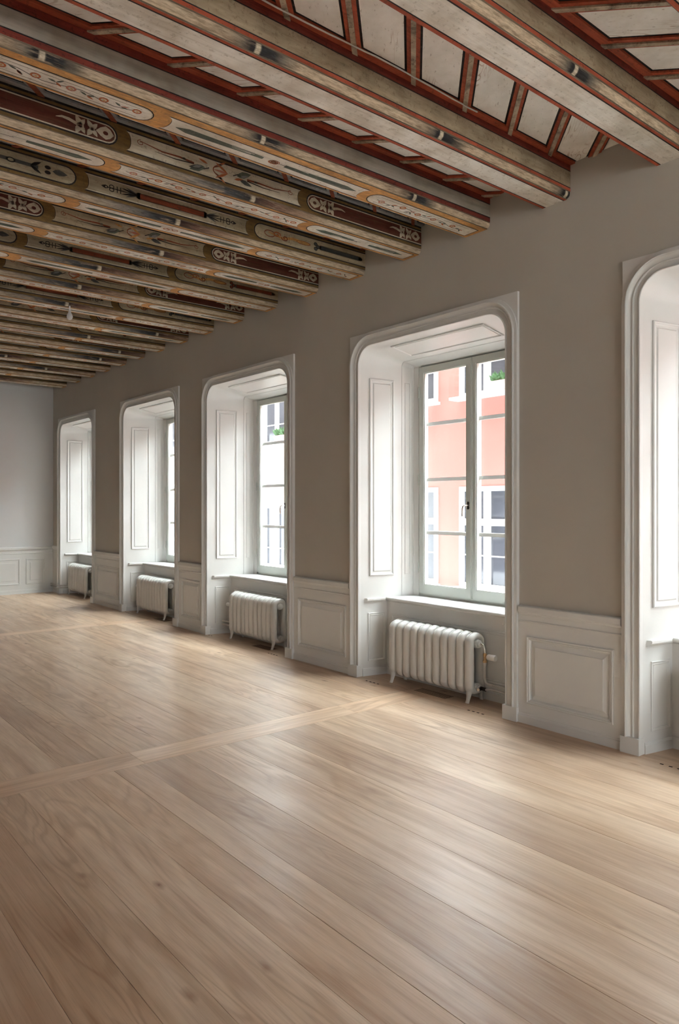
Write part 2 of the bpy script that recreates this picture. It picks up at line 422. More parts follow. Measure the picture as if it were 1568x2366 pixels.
# ------------------------------------------------------------------ end wall, left wall, wall behind
def yplate(m, x0, x1, y0, y1, z0, z1): return m.box(x0, x1, y0, y1, z0, z1)
M['wall_end'] = plain('end_wall_paint', (.70, .695, .685), .6, .35, var=.02, scale=1.5)  # wall paint made paler: the last window's light put into the colour
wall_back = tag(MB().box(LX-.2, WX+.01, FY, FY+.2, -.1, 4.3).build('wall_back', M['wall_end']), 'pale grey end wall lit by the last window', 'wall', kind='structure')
wb = MB().box(LX, WX-.014, FY-.014, FY+.002, 0, .80).build('wainscot_board', M['trim'], wall_back)
def xprof(p): return [(FY - d, z) for d, z in p]
MB().extrude_x(xprof([(0,0),(.025,0),(.025,.060),(.018,.064),(.018,.074),(0,.08)]), LX, WX-.014).build('skirting_board', M['trim'], wb)
MB().extrude_x(xprof([(0,.828),(.029,.824),(.034,.818),(.034,.785),(.028,.776),(.020,.764),(.014,.758),(0,.758)]), LX, WX-.03).build('dado_rail', M['trim'], wb)
MB().extrude_x(xprof([(.013,.722),(.019,.720),(.022,.714),(.019,.708),(.013,.704)]), LX, WX-.014).build('bead', M['trim'], wb)
for a, b in ((3.84, 4.165), (2.95, 3.738), (2.05, 2.85), (1.15, 1.95), (.25, 1.05), (-.65, .15)):
    MB().panel((0,FY-.014,0), (1,0,0), (0,0,1), (0,-1,0), a, b, .165, .622, PANEL).build('panel', M['trim'], wb)
M['wall_light'] = plain('pale_wall_paint', (.80, .79, .77), .6, .3, var=.02)  # unseen walls made pale to bounce light back into the room
wall_left = tag(MB().box(LX-.2, LX, NY-.2, FY+.2, -.1, 4.3).build('wall_left', M['wall_light']), 'pale wall opposite the windows', 'wall', kind='structure')
MB().box(LX-.002, LX+.014, NY, FY, 0, .80).build('wainscot_board', M['trim'], wall_left)
wf = MB(); xs = [LX-.2]
for xc, hwx in REAR_FILL: xs += [xc-hwx, xc+hwx]
xs += [WX+.01]
for k in range(0, len(xs), 2): wf.box(xs[k], xs[k+1], NY-.35, NY, -.1, 4.3)
for xc, hwx in REAR_FILL: wf.box(xc-hwx, xc+hwx, NY-.35, NY, -.1, .7).box(xc-hwx, xc+hwx, NY-.35, NY, 3.1, 4.3)
wall_front = tag(wf.build('wall_front', M['wall_light']), 'pale wall behind the viewer', 'wall', kind='structure')
for k, (xc, hwx) in enumerate(REAR_FILL):  # added windows, put in for fill light on walls and beams
    r_ = empty('window_%d' % (7+k), (xc, NY-.2, .7)); tag(r_, 'tall window in the wall behind the viewer, %s' % ('nearer the window wall' if k else 'farther from the window wall'), 'window', kind='structure')
    f = MB(); H_ = 2.4
    f.box(-hwx, -hwx+.07, -.03, .03, 0, H_).box(hwx-.07, hwx, -.03, .03, 0, H_).box(-hwx, hwx, -.03, .03, 0, .08).box(-hwx, hwx, -.03, .03, H_-.08, H_).box(-.05, .05, -.03, .03, .08, H_-.08)
    f.build('window_frame', M['sash'], r_)
    for p, q in ((-hwx+.06, -.04), (.04, hwx-.06)): MB().box(p, q, -.002, .002, .07, H_-.07).build('pane', M['glass'], r_)
    MB().box(-hwx-.03, hwx+.03, .14, .26, -.04, 0).build('sill_board', M['trim'], r_)
MB().box(LX, WX-.014, NY-.002, NY+.014, 0, .80).build('wainscot_board', M['trim'], wall_front)

# ------------------------------------------------------------------ windows
def outline(hw, zt, r, off=0.0, n=10, zb=0.0):
    """open outline from lower +y side, over the head, to lower -y side: list of (y,z)"""
    pts = [(hw+off, zb), (hw+off, zt-r)]
    for k in range(1, n+1):
        a = math.pi/2*k/n; pts.append((hw-r+(r+off)*math.cos(a), zt-r+(r+off)*math.sin(a)))
    for k in range(0, n+1):
        a = math.pi/2 + math.pi/2*k/n; pts.append((-(hw-r)+(r+off)*math.cos(a), zt-r+(r+off)*math.sin(a)))
    pts += [(-(hw+off), zb)]
    return pts

ARCH = [(0,.03),(0,-.012),(.003,-.020),(.008,-.022),(.012,-.019),(.0125,-.010),(.044,-.010),(.0445,-.018),(.049,-.021),(.055,-.019),(.056,-.013),(.062,-.014),(.070,-.019),(.077,-.028),(.081,-.038),(.0815,-.044),(.086,-.047),(.091,-.045),(.0915,-.034),(.116,-.032),(.116,0.02)]
WN = ['window at the room\'s near end behind the viewer', 'window cut off by the picture\'s right edge, only its left jamb showing', 'large window showing the pink house, radiator with thermostat below',
      'middle window showing the cream house, third from the room\'s far end', 'second window from the far end wall, only a sliver of glass showing', 'last window, next to the far end wall']
def window(n, yc, hw):
    R = empty('window_%d' % (n+1), (WX, yc, 0))
    tag(R, WN[n], 'window', kind='structure')
    T = M['trim']
    # architrave
    rings = []
    for off, d in ARCH: rings.append([(d, y, z) for y, z in outline(hw, ZT, RC, off, zb=.10)])
    a = MB(); a.loft(rings, closed=False, caps=False)
    a = a.build('architrave', T, R, True)
    for s in (-1, 1):
        MB().box(-.043, .03, min(s*(hw-.004), s*(hw+.121)), max(s*(hw-.004), s*(hw+.121)), 0, .102).build('plinth_block', T, a)
        arc = [(-.020, s*(hw+.116), ZT+.116)]
        for k in range(9):
            t = math.pi/2*k/8; q = RC+.108; arc.append((-.020, s*(hw-RC+q*math.cos(t)), ZT-RC+q*math.sin(t)))
        arc[1] = (-.020, s*(hw+.116), ZT-RC-.0); arc[-1] = (-.020, s*(hw-RC), ZT+.116)
        MB().prism(arc, (.03, 0, 0)).build('corner_plate', T, a)
    # splayed lining
    k1 = hw - .85*.085/.85; k1 = hw-.085; k2 = hw-.122; kf = .632*hw/.82
    st = [(.012, hw, ZT, RC), (.442, k1, 2.905, .045), (.446, k1-.006, 2.900, .045), (.452, k1-.004, 2.902, .045), (.545, k2, 2.872, .03), (.549, k2-.006, 2.867, .03), (.556, k2-.008, 2.866, .03), (.575, kf+.008, 2.862, .01), (.66, kf+.004, 2.858, .01)]
    L = MB().loft([[(x, y, z) for y, z in outline(h_, zt, r)] for x, h_, zt, r in st], closed=False, caps=False)
    L = L.build('reveal_lining', T, R, True)
    dv = Vector((.43, -.085, 0)); ln = dv.length; dv.normalize()
    for s in (-1, 1):
        U = Vector((dv.x, s*dv.y, 0)); N = Vector((s*0 + dv.y*1.0, -s*dv.x, 0)); O = Vector((.012, s*hw, 0))
        N = Vector((-abs(dv.y), -s*dv.x, 0))
        P1 = [(0,-.002),(0,.010),(.006,.014),(.012,.013),(.016,.006),(.024,.003),(.030,.003),(.036,.003),(.038,.001),(.046,.009),(.05,.009)]
        MB().panel(O, U, (0,0,1), N, .088, .351, .911, 2.721, P1).build('reveal_panel', T, L)
        P2 = [(0,-.002),(0,.006),(.005,.008),(.010,.005),(.014,.003),(.020,.006),(.024,.002)]
        MB().panel(O, U, (0,0,1), N, .075, .255, .133, .572, P2).build('lower_reveal_panel', T, L)
        U2 = Vector((.093, -s*.033, 0)).normalized(); N2 = Vector((-.033/.0987, -s*.093/.0987, 0)); O2 = Vector((.452, s*(k1-.004), 0))
        MB().panel(O2, U2, (0,0,1), N2, .022, .074, .91, 2.71, [(0,-.001),(0,.003),(.003,.003),(.005,-.0),(.006,.003)]).build('strip_panel', T, L)
        # ledge and skirting along the lower jamb
        e0, e1 = .034, .272
        prof = [(-.004,.709),(.022,.709),(.027,.704),(.027,.690),(.021,.680),(.010,.672),(-.004,.668)]
        MB().loft([[O+U*(e+(.02 if (d > .02 and e == e0) else 0))+N*d+Vector((0,0,z)) for d, z in prof] for e in (e0, e1)]).build('ledge', T, L)
        prof = [(-.004,0),(.012,0),(.012,.052),(.008,.056),(.008,.062),(.003,.072),(-.004,.072)]
        MB().loft([[O+U*e+N*d+Vector((0,0,z)) for d, z in prof] for e in (.014, .283)]).build('skirting_board', T, L)
    # soffit panel
    sx = Vector((.43, 0, -.080)).normalized(); sN = Vector((-.080, 0, -.43)).normalized()
    MB().panel((.012, 0, ZT), sx, (0,1,0), sN, .088, .355, -(hw-.30), hw-.30, [(0,-.002),(0,.009),(.006,.012),(.014,.010),(.018,.004),(.024,.003),(.028,.0),(.03,.006),(.034,.006)]).build('soffit_panel', T, L)
    # panelled back under the sill
    wb_ = hw - .052
    B = MB().box(.284, .33, -wb_-.02, wb_+.02, 0, .69).build('apron_board', T, R)
    MB().panel((.284,0,0), (0,-1,0), (0,0,1), (-1,0,0), -(wb_-.075), wb_-.075, .135, .560, [(0,-.001),(0,.008),(.006,.011),(.012,.007),(.020,.005),(.026,.008),(.030,.001)]).build('panel', T, B)
    MB().extrude_y([(.29,0),(.270,0),(.270,.060),(.276,.066),(.276,.074),(.29,.080)], -wb_, wb_).build('skirting_board', T, B)
    if n in (2,):
        MB().tube([(.284,-.585,.628),(.272,-.585,.628),(.266,-.585,.628),(.262,-.585,.628)], [.006,.006,.012,.008], 12).build('knob', M['plastic'], B, True)
    # sill board with a round nose
    nz = [(.58,.711),(.262,.711)] + [(.262-.013*math.sin(math.pi*k/6), .6955+.0155*math.cos(math.pi*k/6)) for k in range(1,6)] + [(.262,.680),(.275,.672),(.58,.672)]
    MB().loft([[(x, -(wb_+.004 if x < .3 else kf+.03), z) for x, z in nz], [(x, wb_+.004 if x < .3 else kf+.03, z) for x, z in nz]]).build('sill_board', T, R, True)
    # fixed frame
    fx0, fx1 = .566, .66; zs, zt = .709, 2.864
    G = M['sash']
    MB().box(fx0+.04, fx1, -kf-.02, -kf+.004, zs, zt).box(fx0+.04, fx1, kf-.004, kf+.02, zs, zt).box(fx0+.04, fx1, -kf, kf, zt-.012, zt+.004).box(fx0+.022, fx1+.12, -kf, kf, zs-.01, zs+.030).build('window_frame', G, R)
    # inner casements
    z0, z1 = zs+.030, zt-.014
    for s in (-1, 1):
        ya, yb = (.003, kf-.006)          # from the meeting stile to the hinge stile
        def Y(v): return v*s
        def bx(m, x0, x1, p, q, a, b): return m.box(x0, x1, min(Y(p), Y(q)), max(Y(p), Y(q)), a, b)
        c = MB()
        for (p, q, a_, b_) in ((ya, ya+.050, z0, z1), (yb-.056, yb, z0, z1), (ya+.050, yb-.056, z1-.056, z1), (ya+.050, yb-.056, z0, z0+.078)):
            bx(c, .566, .606, p, q, a_, b_)
        # rebate bead around the pane
        for (p, q, a_, b_) in ((ya+.050, ya+.058, z0+.078, z1-.056), (yb-.064, yb-.056, z0+.078, z1-.056), (ya+.058, yb-.064, z1-.064, z1-.056), (ya+.058, yb-.064, z0+.078, z0+.086)):
            bx(c, .574, .600, p, q, a_, b_)
        cs = c.build('casement', G, R)
        p = MB(); bx(p, .586, .589, ya+.052, yb-.058, z0+.080, z1-.058); p.build('pane', M['glass'], cs)
        for hz in (2.618, 1.796, .978):
            MB().tube([(.562, Y(yb+.002), hz-.050), (.562, Y(yb+.002), hz+.050)], .0075, 10).build('hinge', G, cs, True)
        if s == 1:
            MB().box(.556, .566, -.020, .022, z0+.004, z1-.004).box(.551, .556, -.010, .012, z0+.004, z1-.004).build('cover_strip', G, cs)
            hn = MB().tube([(.553,.016,1.578),(.549,.016,1.578)], .013, 14).tube([(.553,.016,1.535),(.549,.016,1.535)], .013, 14).box(.549,.555,.006,.026,1.53,1.58)
            hn.build('handle_plate', M['dark_metal'], cs, True)
            MB().tube([(.553,.016,1.557),(.520,.018,1.557),(.506,.024,1.556),(.502,.036,1.548),(.502,.040,1.53),(.502,.041,1.50),(.502,.041,1.462)], [.008,.007,.0065,.0065,.007,.0085,.008], 12).build('handle', M['chrome'], cs, True)
    # outer casements with glazing bars
    O_ = M['outer_white']
    ko = kf + .004
    MB().box(.646, .672, -ko-.05, -ko+.006, zs, zt).box(.646, .672, ko-.006, ko+.05, zs, zt).box(.646, .672, -ko, ko, zt-.012, zt+.02).build('outer_frame', O_, R)
    for s in (-1, 1):
        def Y(v): return v*s
        ya, yb = .003, ko-.012
        z0, z1 = zs+.032, zt-.016
        c = MB()
        for (p, q, a_, b_) in ((ya, ya+.048, z0, z1), (yb-.036, yb, z0, z1), (ya+.048, yb-.036, z1-.046, z1), (ya+.048, yb-.036, z0, z0+.070)):
            c.box(.612, .646, min(Y(p), Y(q)), max(Y(p), Y(q)), a_, b_)
        cs = c.build('outer_casement', O_, R)
        bars = [1.303, 1.798, 2.317]
        lim = [z0+.07] + bars + [z1-.05]
        for bz in bars:
            MB().box(.616, .642, min(Y(ya+.046), Y(yb-.034)), max(Y(ya+.046), Y(yb-.034)), bz-.016, bz+.016).build('glazing_bar', M['outer_white'], cs)
        for a_, b_ in zip(lim, lim[1:]):
            MB().box(.628, .631, min(Y(ya+.046), Y(yb-.034)), max(Y(ya+.046), Y(yb-.034)), a_+.008, b_-.008).build('pane', M['glass'], cs)
    return R
for n, (yc, hw) in enumerate(WIN): window(n, yc, hw)

# ------------------------------------------------------------------ ceiling boards and battens
BF = [1.47, 2.218, 3.04, 3.745, 4.43, 5.13, 5.82, 6.52, 7.18, 7.86, 8.50, 9.16, 9.78, 10.42, 11.03, 11.65, 12.29, 12.99]   # far arris of each beam
BW = [.235, .24, .23, .25, .218, .218, .218, .22] + [.215]*10
BN = [f - q for f, q in zip(BF, BW)]                                                                            # near face
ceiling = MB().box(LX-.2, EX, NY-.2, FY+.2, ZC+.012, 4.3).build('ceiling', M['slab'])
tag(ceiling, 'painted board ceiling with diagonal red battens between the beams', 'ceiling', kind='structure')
def clip(poly, nx, ny, c):      # keep nx*x+ny*y <= c
    out = []
    for i in range(len(poly)):
        p, q = poly[i], poly[(i+1) % len(poly)]
        dp, dq = nx*p[0]+ny*p[1]-c, nx*q[0]+ny*q[1]-c
        if dp <= 0: out.append(p)
        if dp*dq < 0:
            t = dp/(dp-dq); out.append((p[0]+(q[0]-p[0])*t, p[1]+(q[1]-p[1])*t))
    return out
def strip(rect, sg, c0, c1):
    x0, x1, y0, y1 = rect
    p = [(x0,y0),(x1,y0),(x1,y1),(x0,y1)]
    p = clip(p, 1, -sg, c1); p = clip(p, -1, sg, -c0) if p else p
    return p if len(p) > 2 else None
def slabpoly(m, poly, z0, z1, mi=0): return m.prism([(x, y, z0) for x, y in poly], (0, 0, z1-z0), mi)
def bay(y0, y1, sg, phase, x_lo, style):
    red, mid = (M['b_red'], M['roll_b']) if style == 0 else (M['b_blue'], M['b_brick'])
    rect = (x_lo, WX+.002, y0, y1); st = .42; r2 = 2**.5
    cs = []; c = phase - 40*st
    while c < (WX - sg*(y0 if sg > 0 else y1)) + st + 3:
        cs.append(c); c += st
    for c0, c1 in zip(cs, cs[1:]):
        p = strip(rect, sg, c0, c1)
        if p:
            m = MB(); slabpoly(m, p, ZC, ZC+.014)
            q = strip((x_lo, WX+.002, y0+.050, y1-.050), sg, c0+.046*r2, c1-.046*r2)
            if q: slabpoly(m, q, ZC-.0012, ZC+.001, 1)
            m.build('board', [M['b_black'], M['b_board'] if sg > 0 else M['b_board2']], ceiling)
    for c0 in cs:
        hw_ = .034*r2
        p = strip(rect, sg, c0-hw_, c0+hw_)
        if p:
            b = slabpoly(MB(), p, ZC-.012, ZC+.002).build('batten', red, ceiling)
            q = strip(rect, sg, c0-.013*r2, c0+.013*r2)
            if q:
                m = slabpoly(MB(), q, ZC-.022, ZC-.010); m.build('moulding', mid, b)
    for a, b_ in ((y0, y0+.038), (y1-.038, y1)):
        MB().box(x_lo, WX+.002, a, b_, ZC-.013, ZC+.002).build('border_batten', red, ceiling)
for i in range(0, 6):
    sg = 1 if i % 2 == 1 else -1
    ph = {0: 1.10, 1: 1.27, 2: 1.22+.42*.5, 3: 1.27}.get(i, 1.2)
    bay(BF[i], BN[i+1], sg, ph, LX if i < 3 else .2, 0 if i < 3 else 1)

# ------------------------------------------------------------------ beams and their painting
class Paint:
    """flat painted shapes on a face; s runs along the beam, t across it"""
    def __init__(s, O, U, V, N): s.O, s.U, s.V, s.N = map(Vector, (O, U, V, N)); s.b = MB(); s.mats = []
    def mi(s, k):
        if k not in s.mats: s.mats.append(k)
        return s.mats.index(k)
    def poly(s, pts, k, lay=1):
        s.b.add([s.O+s.U*a+s.V*b+s.N*(.00045*lay) for a, b in pts], [tuple(range(len(pts)))], s.mi(k))
    def rect(s, a, b, c, d, k, lay=1): s.poly([(a,c),(b,c),(b,d),(a,d)], k, lay)
    def ell(s, a, b, ra, rb, k, lay=3, rot=0, n=14):
        cr, sr = math.cos(rot), math.sin(rot)
        s.poly([(a+ra*math.cos(2*math.pi*i/n)*cr-rb*math.sin(2*math.pi*i/n)*sr, b+ra*math.cos(2*math.pi*i/n)*sr+rb*math.sin(2*math.pi*i/n)*cr) for i in range(n)], k, lay)
    def leaf(s, a, b, l, w, k, lay=3, rot=0):
        cr, sr = math.cos(rot), math.sin(rot); pts = []
        for u, v in ((0,0),(.2,.7),(.45,1),(.75,.6),(1,0),(.75,-.55),(.45,-.9),(.2,-.6)):
            x, y = u*l, v*w; pts.append((a+x*cr-y*sr, b+x*sr+y*cr))
        s.poly(pts, k, lay)
    def stroke(s, pts, wd, k, lay=4):
        n = len(pts); L, R_ = [], []
        for i, (x, y) in enumerate(pts):
            x0, y0 = pts[max(i-1,0)]; x1, y1 = pts[min(i+1,n-1)]; d = math.hypot(x1-x0, y1-y0) or 1
            q = (wd[i] if isinstance(wd, (list, tuple)) else wd)/2
            nx, ny = -(y1-y0)/d*q, (x1-x0)/d*q
            L.append((x+nx, y+ny)); R_.append((x-nx, y-ny))
        for i in range(n-1): s.poly([L[i], L[i+1], R_[i+1], R_[i]], k, lay)
    def ring(s, a, b, ra, rb, wd, k, lay=4, n=14, a0=0, a1=2*math.pi):
        s.stroke([(a+ra*math.cos(a0+(a1-a0)*i/n), b+rb*math.sin(a0+(a1-a0)*i/n)) for i in range(n+1)], wd, k, lay)
    def curl(s, a, b, r, dr, wd, k, lay=4, a0=0, turns=1.2):
        s.stroke([(a+dr*r*(1-.75*i/14)*math.cos(a0+turns*2*math.pi*i/14), b+r*(1-.75*i/14)*math.sin(a0+turns*2*math.pi*i/14)) for i in range(15)], wd, k, lay)
    def cart(s, a, b, c, d, ends, cols, inset=.010):
        """cartouche; ends = (left,right) of 'o' round, 'c' hollow, 'f' flat; cols outermost first"""
        for i, k in enumerate(cols):
            q = inset*i*(1 if i < 2 else .9); x0, x1, y0, y1 = a+q, b-q, c+q, d-q; h = (y1-y0)/2; m = (y0+y1)/2; pts = []
            N_ = 9
            for side, e in ((1, ends[1]), (0, ends[0])):
                for j in range(N_+1):
                    th = -math.pi/2+math.pi*j/N_; y = m + (h*math.sin(th) if side else -h*math.sin(th)); x = x1 if side else x0
                    sgn = -1 if side else 1
                    if e == 'o': x = x + sgn*(h*1.15*(1-math.cos(th)))
                    elif e == 'c': x = x + sgn*(h*.55*math.cos(th))
                    pts.append((x, y))
            s.poly(pts, k, 1+i)
    def build(s, name, parent): return s.b.build(name, [M[k] for k in s.mats], parent)

def orn_arabesque(P, a, b, m, h, k='b_cream', hole='b_wine'):
    """pale leafwork reaching in from both ends of a dark red field"""
    for e, sg in ((a, 1), (b, -1)):
        P.leaf(e+sg*.004, m, sg*.11, h*.80, k, 4); P.ell(e+sg*.055, m, .016, h*.22, hole, 5)
        P.ell(e+sg*.135, m, .016, h*.20, k, 4)
        for q in (-1, 1): P.leaf(e+sg*.135, m, sg*.055, h*.32, k, 4, q*1.0*sg); P.leaf(e+sg*.135, m, -sg*.05, h*.28, k, 4, q*.9*sg)
        P.ell(e+sg*.205, m, .022, h*.26, k, 4)
        for q in (-1, 1): P.leaf(e+sg*.205, m, sg*.06, h*.34, k, 4, q*1.1*sg); P.leaf(e+sg*.205, m, -sg*.05, h*.3, k, 4, q*1.0*sg)
        P.ell(e+sg*.205, m, .008, h*.10, hole, 5); P.ell(e+sg*.135, m, .006, h*.09, hole, 5)
        P.stroke([(e+sg*.22,m), (e+sg*.27,m+h*.25), (e+sg*.31,m+h*.30), (e+sg*.345,m+h*.1)], [.020,.018,.013,.003], k, 4)
def orn_tulip(P, a, b, m, h, main='b_flame', lf='b_green'):
    c = (a+b)/2
    for i, r in enumerate((-.75, -.35, 0, .35, .75)): P.leaf(c-.07, m-h*.0, .13, h*.20, main if i % 2 == 0 else 'b_cream', 4 if i % 2 else 3, r*.8)
    for i, r in enumerate((-.7, 0, .7)): P.leaf(c+.05, m, -.11, h*.16, 'b_rose' if i == 1 else main, 5, r*.7)
    P.ring(c-.005, m, .055, h*.6, .006, 'b_brick', 6, a0=2, a1=4.4)
    for sg in (-1, 1):
        P.stroke([(c+sg*.09,m),(c+sg*.13,m+sg*h*.35),(c+sg*.17,m+sg*h*.1)], .006, 'b_black', 4)
        P.leaf(c+sg*.12, m+sg*h*.1, sg*.12, h*.42, lf, 4, .35); P.leaf(c+sg*.14, m-h*.25, sg*.10, h*.30, 'b_slate', 5, -.2*sg)
        P.leaf(c+sg*.145, m+sg*h*.08, sg*.07, h*.18, 'b_blue', 6, .35)
        P.leaf(c+sg*.10, m-sg*h*.4, sg*.07, h*.16, main, 5, .25*sg); P.ell(c+sg*.27, m+h*.1, .014, h*.14, lf, 4)
        x1 = (b-.07) if sg > 0 else (a+.07)
        pts = [(c+sg*.2,m+sg*h*.05),(c+sg*.3,m+h*.12),(c+sg*.42,m+h*.05),(x1,m+h*.42)]
        P.stroke(pts, [.014,.011,.008,.004], 'b_brick', 4); P.curl(x1, m+h*.25, h*.32, 1.4, .004, 'b_brick', 4, math.pi/2)
        P.stroke([(c+sg*.2,m-h*.1),(c+sg*.33,m-h*.28),(c+sg*.47,m-h*.2)], [.008,.006,.002], 'b_black', 4)
def orn_baluster(P, a, b, m, h, bar='b_brick'):
    c = (a+b)/2
    P.rect(c-.26, c+.26, m-h*.40, m+h*.40, 'b_black', 3); P.ell(c-.26, m, .03, h*.44, 'b_black', 3); P.ell(c+.26, m, .03, h*.44, 'b_black', 3)
    P.rect(c-.255, c+.255, m-h*.32, m+h*.32, bar, 4)
    for sg in (-1, 1):
        for i in range(5): P.leaf(c+sg*.27, m, sg*(.10+.03*(i % 2)), h*.13, 'b_black' if i % 2 else 'b_slate', 4+i % 2, (i-2)*.17)
        P.stroke([(c+sg*.34,m),(c+sg*.52,m)], .006, 'b_black', 4)
        for q in (.40, .425): P.stroke([(c+sg*q,m-h*.4),(c+sg*q,m+h*.4)], .006, 'b_black', 5)
        P.ring(c+sg*.465, m+h*.2, .016, h*.2, .006, 'b_black', 5); P.ring(c+sg*.465, m-h*.2, .016, h*.2, .006, 'b_black', 5)
        P.leaf(c+sg*.485, m, sg*.055, h*.24, 'b_black', 5); P.ell(c+sg*.505, m, .007, h*.09, 'b_field2', 6)
def orn_clubs(P, a, b, m, h, c1='b_flame', c2='b_slate'):
    P.ring(a+.13, m, .05, h*.45, .007, 'b_brick', 4); P.curl(a+.20, m+h*.1, h*.42, 1.7, .010, c1, 5); P.curl(a+.28, m-h*.1, h*.4, 1.7, .009, 'b_brick', 5, math.pi)
    P.stroke([(a+.12,m+h*.2),(a+.25,m-h*.2),(a+.36,m+h*.15),(a+.48,m)], [.008,.020,.022,.026], 'b_orange', 4)
    P.ell(a+.47, m, .075, h*.30, 'b_brick', 4); P.ell(a+.47, m, .066, h*.22, 'b_orange', 5)
    for q in (.28, .30, .32): P.stroke([(a+q,m-h*.6),(a+q,m+h*.6)], .003, 'b_black', 6)
    for q in ((.60,.35),(.60,-.35),(.625,0)): P.ell(a+q[0], m+h*q[1], .020, h*.30, 'b_black', 4); P.ell(a+q[0], m+h*q[1], .014, h*.22, c2, 5)
    P.rect(a+.65, b-.10, m-h*.36, m+h*.36, 'b_black', 3); P.ell(a+.66, m, .03, h*.36, 'b_black', 3); P.ell(b-.10, m, .05, h*.36, 'b_black', 3); P.rect(a+.66, b-.10, m-h*.28, m+h*.28, c2, 4)
def orn_spear(P, a, b, m, h):
    P.stroke([(a+.1,m+h*.1),(b-.25,m)], [.02,.024], 'b_slate', 4); P.leaf(b-.16, m, .10, h*.40, 'b_slate', 4)
    for q in (-1, 1): P.ell(b-.19, m+q*h*.3, .02, h*.22, 'b_black', 4); P.leaf(b-.30, m, .08, h*.2, 'b_black', 4, q*.5)
    for k in range(3): P.ell(b-.42-.14*k, m, .03, h*.3, 'b_black', 4); P.ell(b-.42-.14*k, m, .018, h*.18, 'b_field2', 5)
def orn_roses(P, a, b, m, h, rr):
    x = a+.10; i = 0
    P.stroke([(a+.05+.06*k, m+h*.30*math.sin(k*1.1)) for k in range(int((b-a-.1)/.06)+1)], .0045, 'b_black', 4)
    for q in (-.68, .68): P.stroke([(a+.05,m+q*h),(b-.05,m+q*h)], .003, 'b_side', 4)
    while x < b-.06:
        y = m + rr.uniform(-.2, .2)*h; k = 'b_flame' if i % 3 else 'b_rose'
        if i % 2 == 0:
            P.ell(x, y, .026, h*.36, k, 5, 0, 10); P.ell(x, y, .016, h*.20, 'b_cream', 6, 0, 8); P.ell(x+.002, y, .007, h*.10, 'b_orange', 7, 0, 8)
        else:
            for q in range(3): P.leaf(x, y, .045, h*.12, 'b_green' if q != 1 else k, 5, rr.uniform(-.9, .9)+(math.pi if q == 2 else 0))
        x += rr.uniform(.07, .11); i += 1
def orn_streak(P, a, b, m, h, rr, red=True):
    P.stroke([(a+.05,m+h*.1),(a+.12,m+h*.06),((a+b)/2-.08,m-h*.05)], [.004, h*.85, h*.5], 'b_green', 5)
    P.stroke([((a+b)/2+.08,m+h*.05),(b-.14,m-h*.02),(b-.05,m-h*.1)], [h*.5, h*.9, .004], 'b_green', 5)
    for k in range(10):
        x = rr.uniform(a+.1, b-.25); y = m+rr.uniform(-.35,.35)*h; P.stroke([(x,y),(x+rr.uniform(.08,.16),y+rr.uniform(-.1,.1)*h)], [.002,.005], 'b_slate' if k % 2 else 'b_white', 6)
    if red:
        for k in range(5): P.ring((a+b)/2+rr.uniform(-.04,.04), m+rr.uniform(-.3,.3)*h, .022, h*.28, .005, 'b_flame', 6, 10)

ORD = ['whitewashed beam just above the picture\'s top right corner', 'whitewashed beam with red edges crossing the picture\'s top right corner', 'whitewashed red-edged beam, second from the right, pale diagonal boards on its right',
       'beam with grey flank and orange underside of white scrolls', 'first ornate beam beyond the grey-flanked one, wine-red and tulip cartouches']
NTH = ['fifth', 'sixth', 'seventh', 'eighth', 'ninth', 'tenth', 'eleventh', 'twelfth', 'thirteenth', 'fourteenth', 'fifteenth', 'sixteenth', 'seventeenth']
for i in range(len(NTH)):
    ORD.append('ornate painted beam, %s along the ceiling counted from the top right corner' % NTH[i])
ORD[-1] = 'last ornate painted beam, closest to the far end wall'

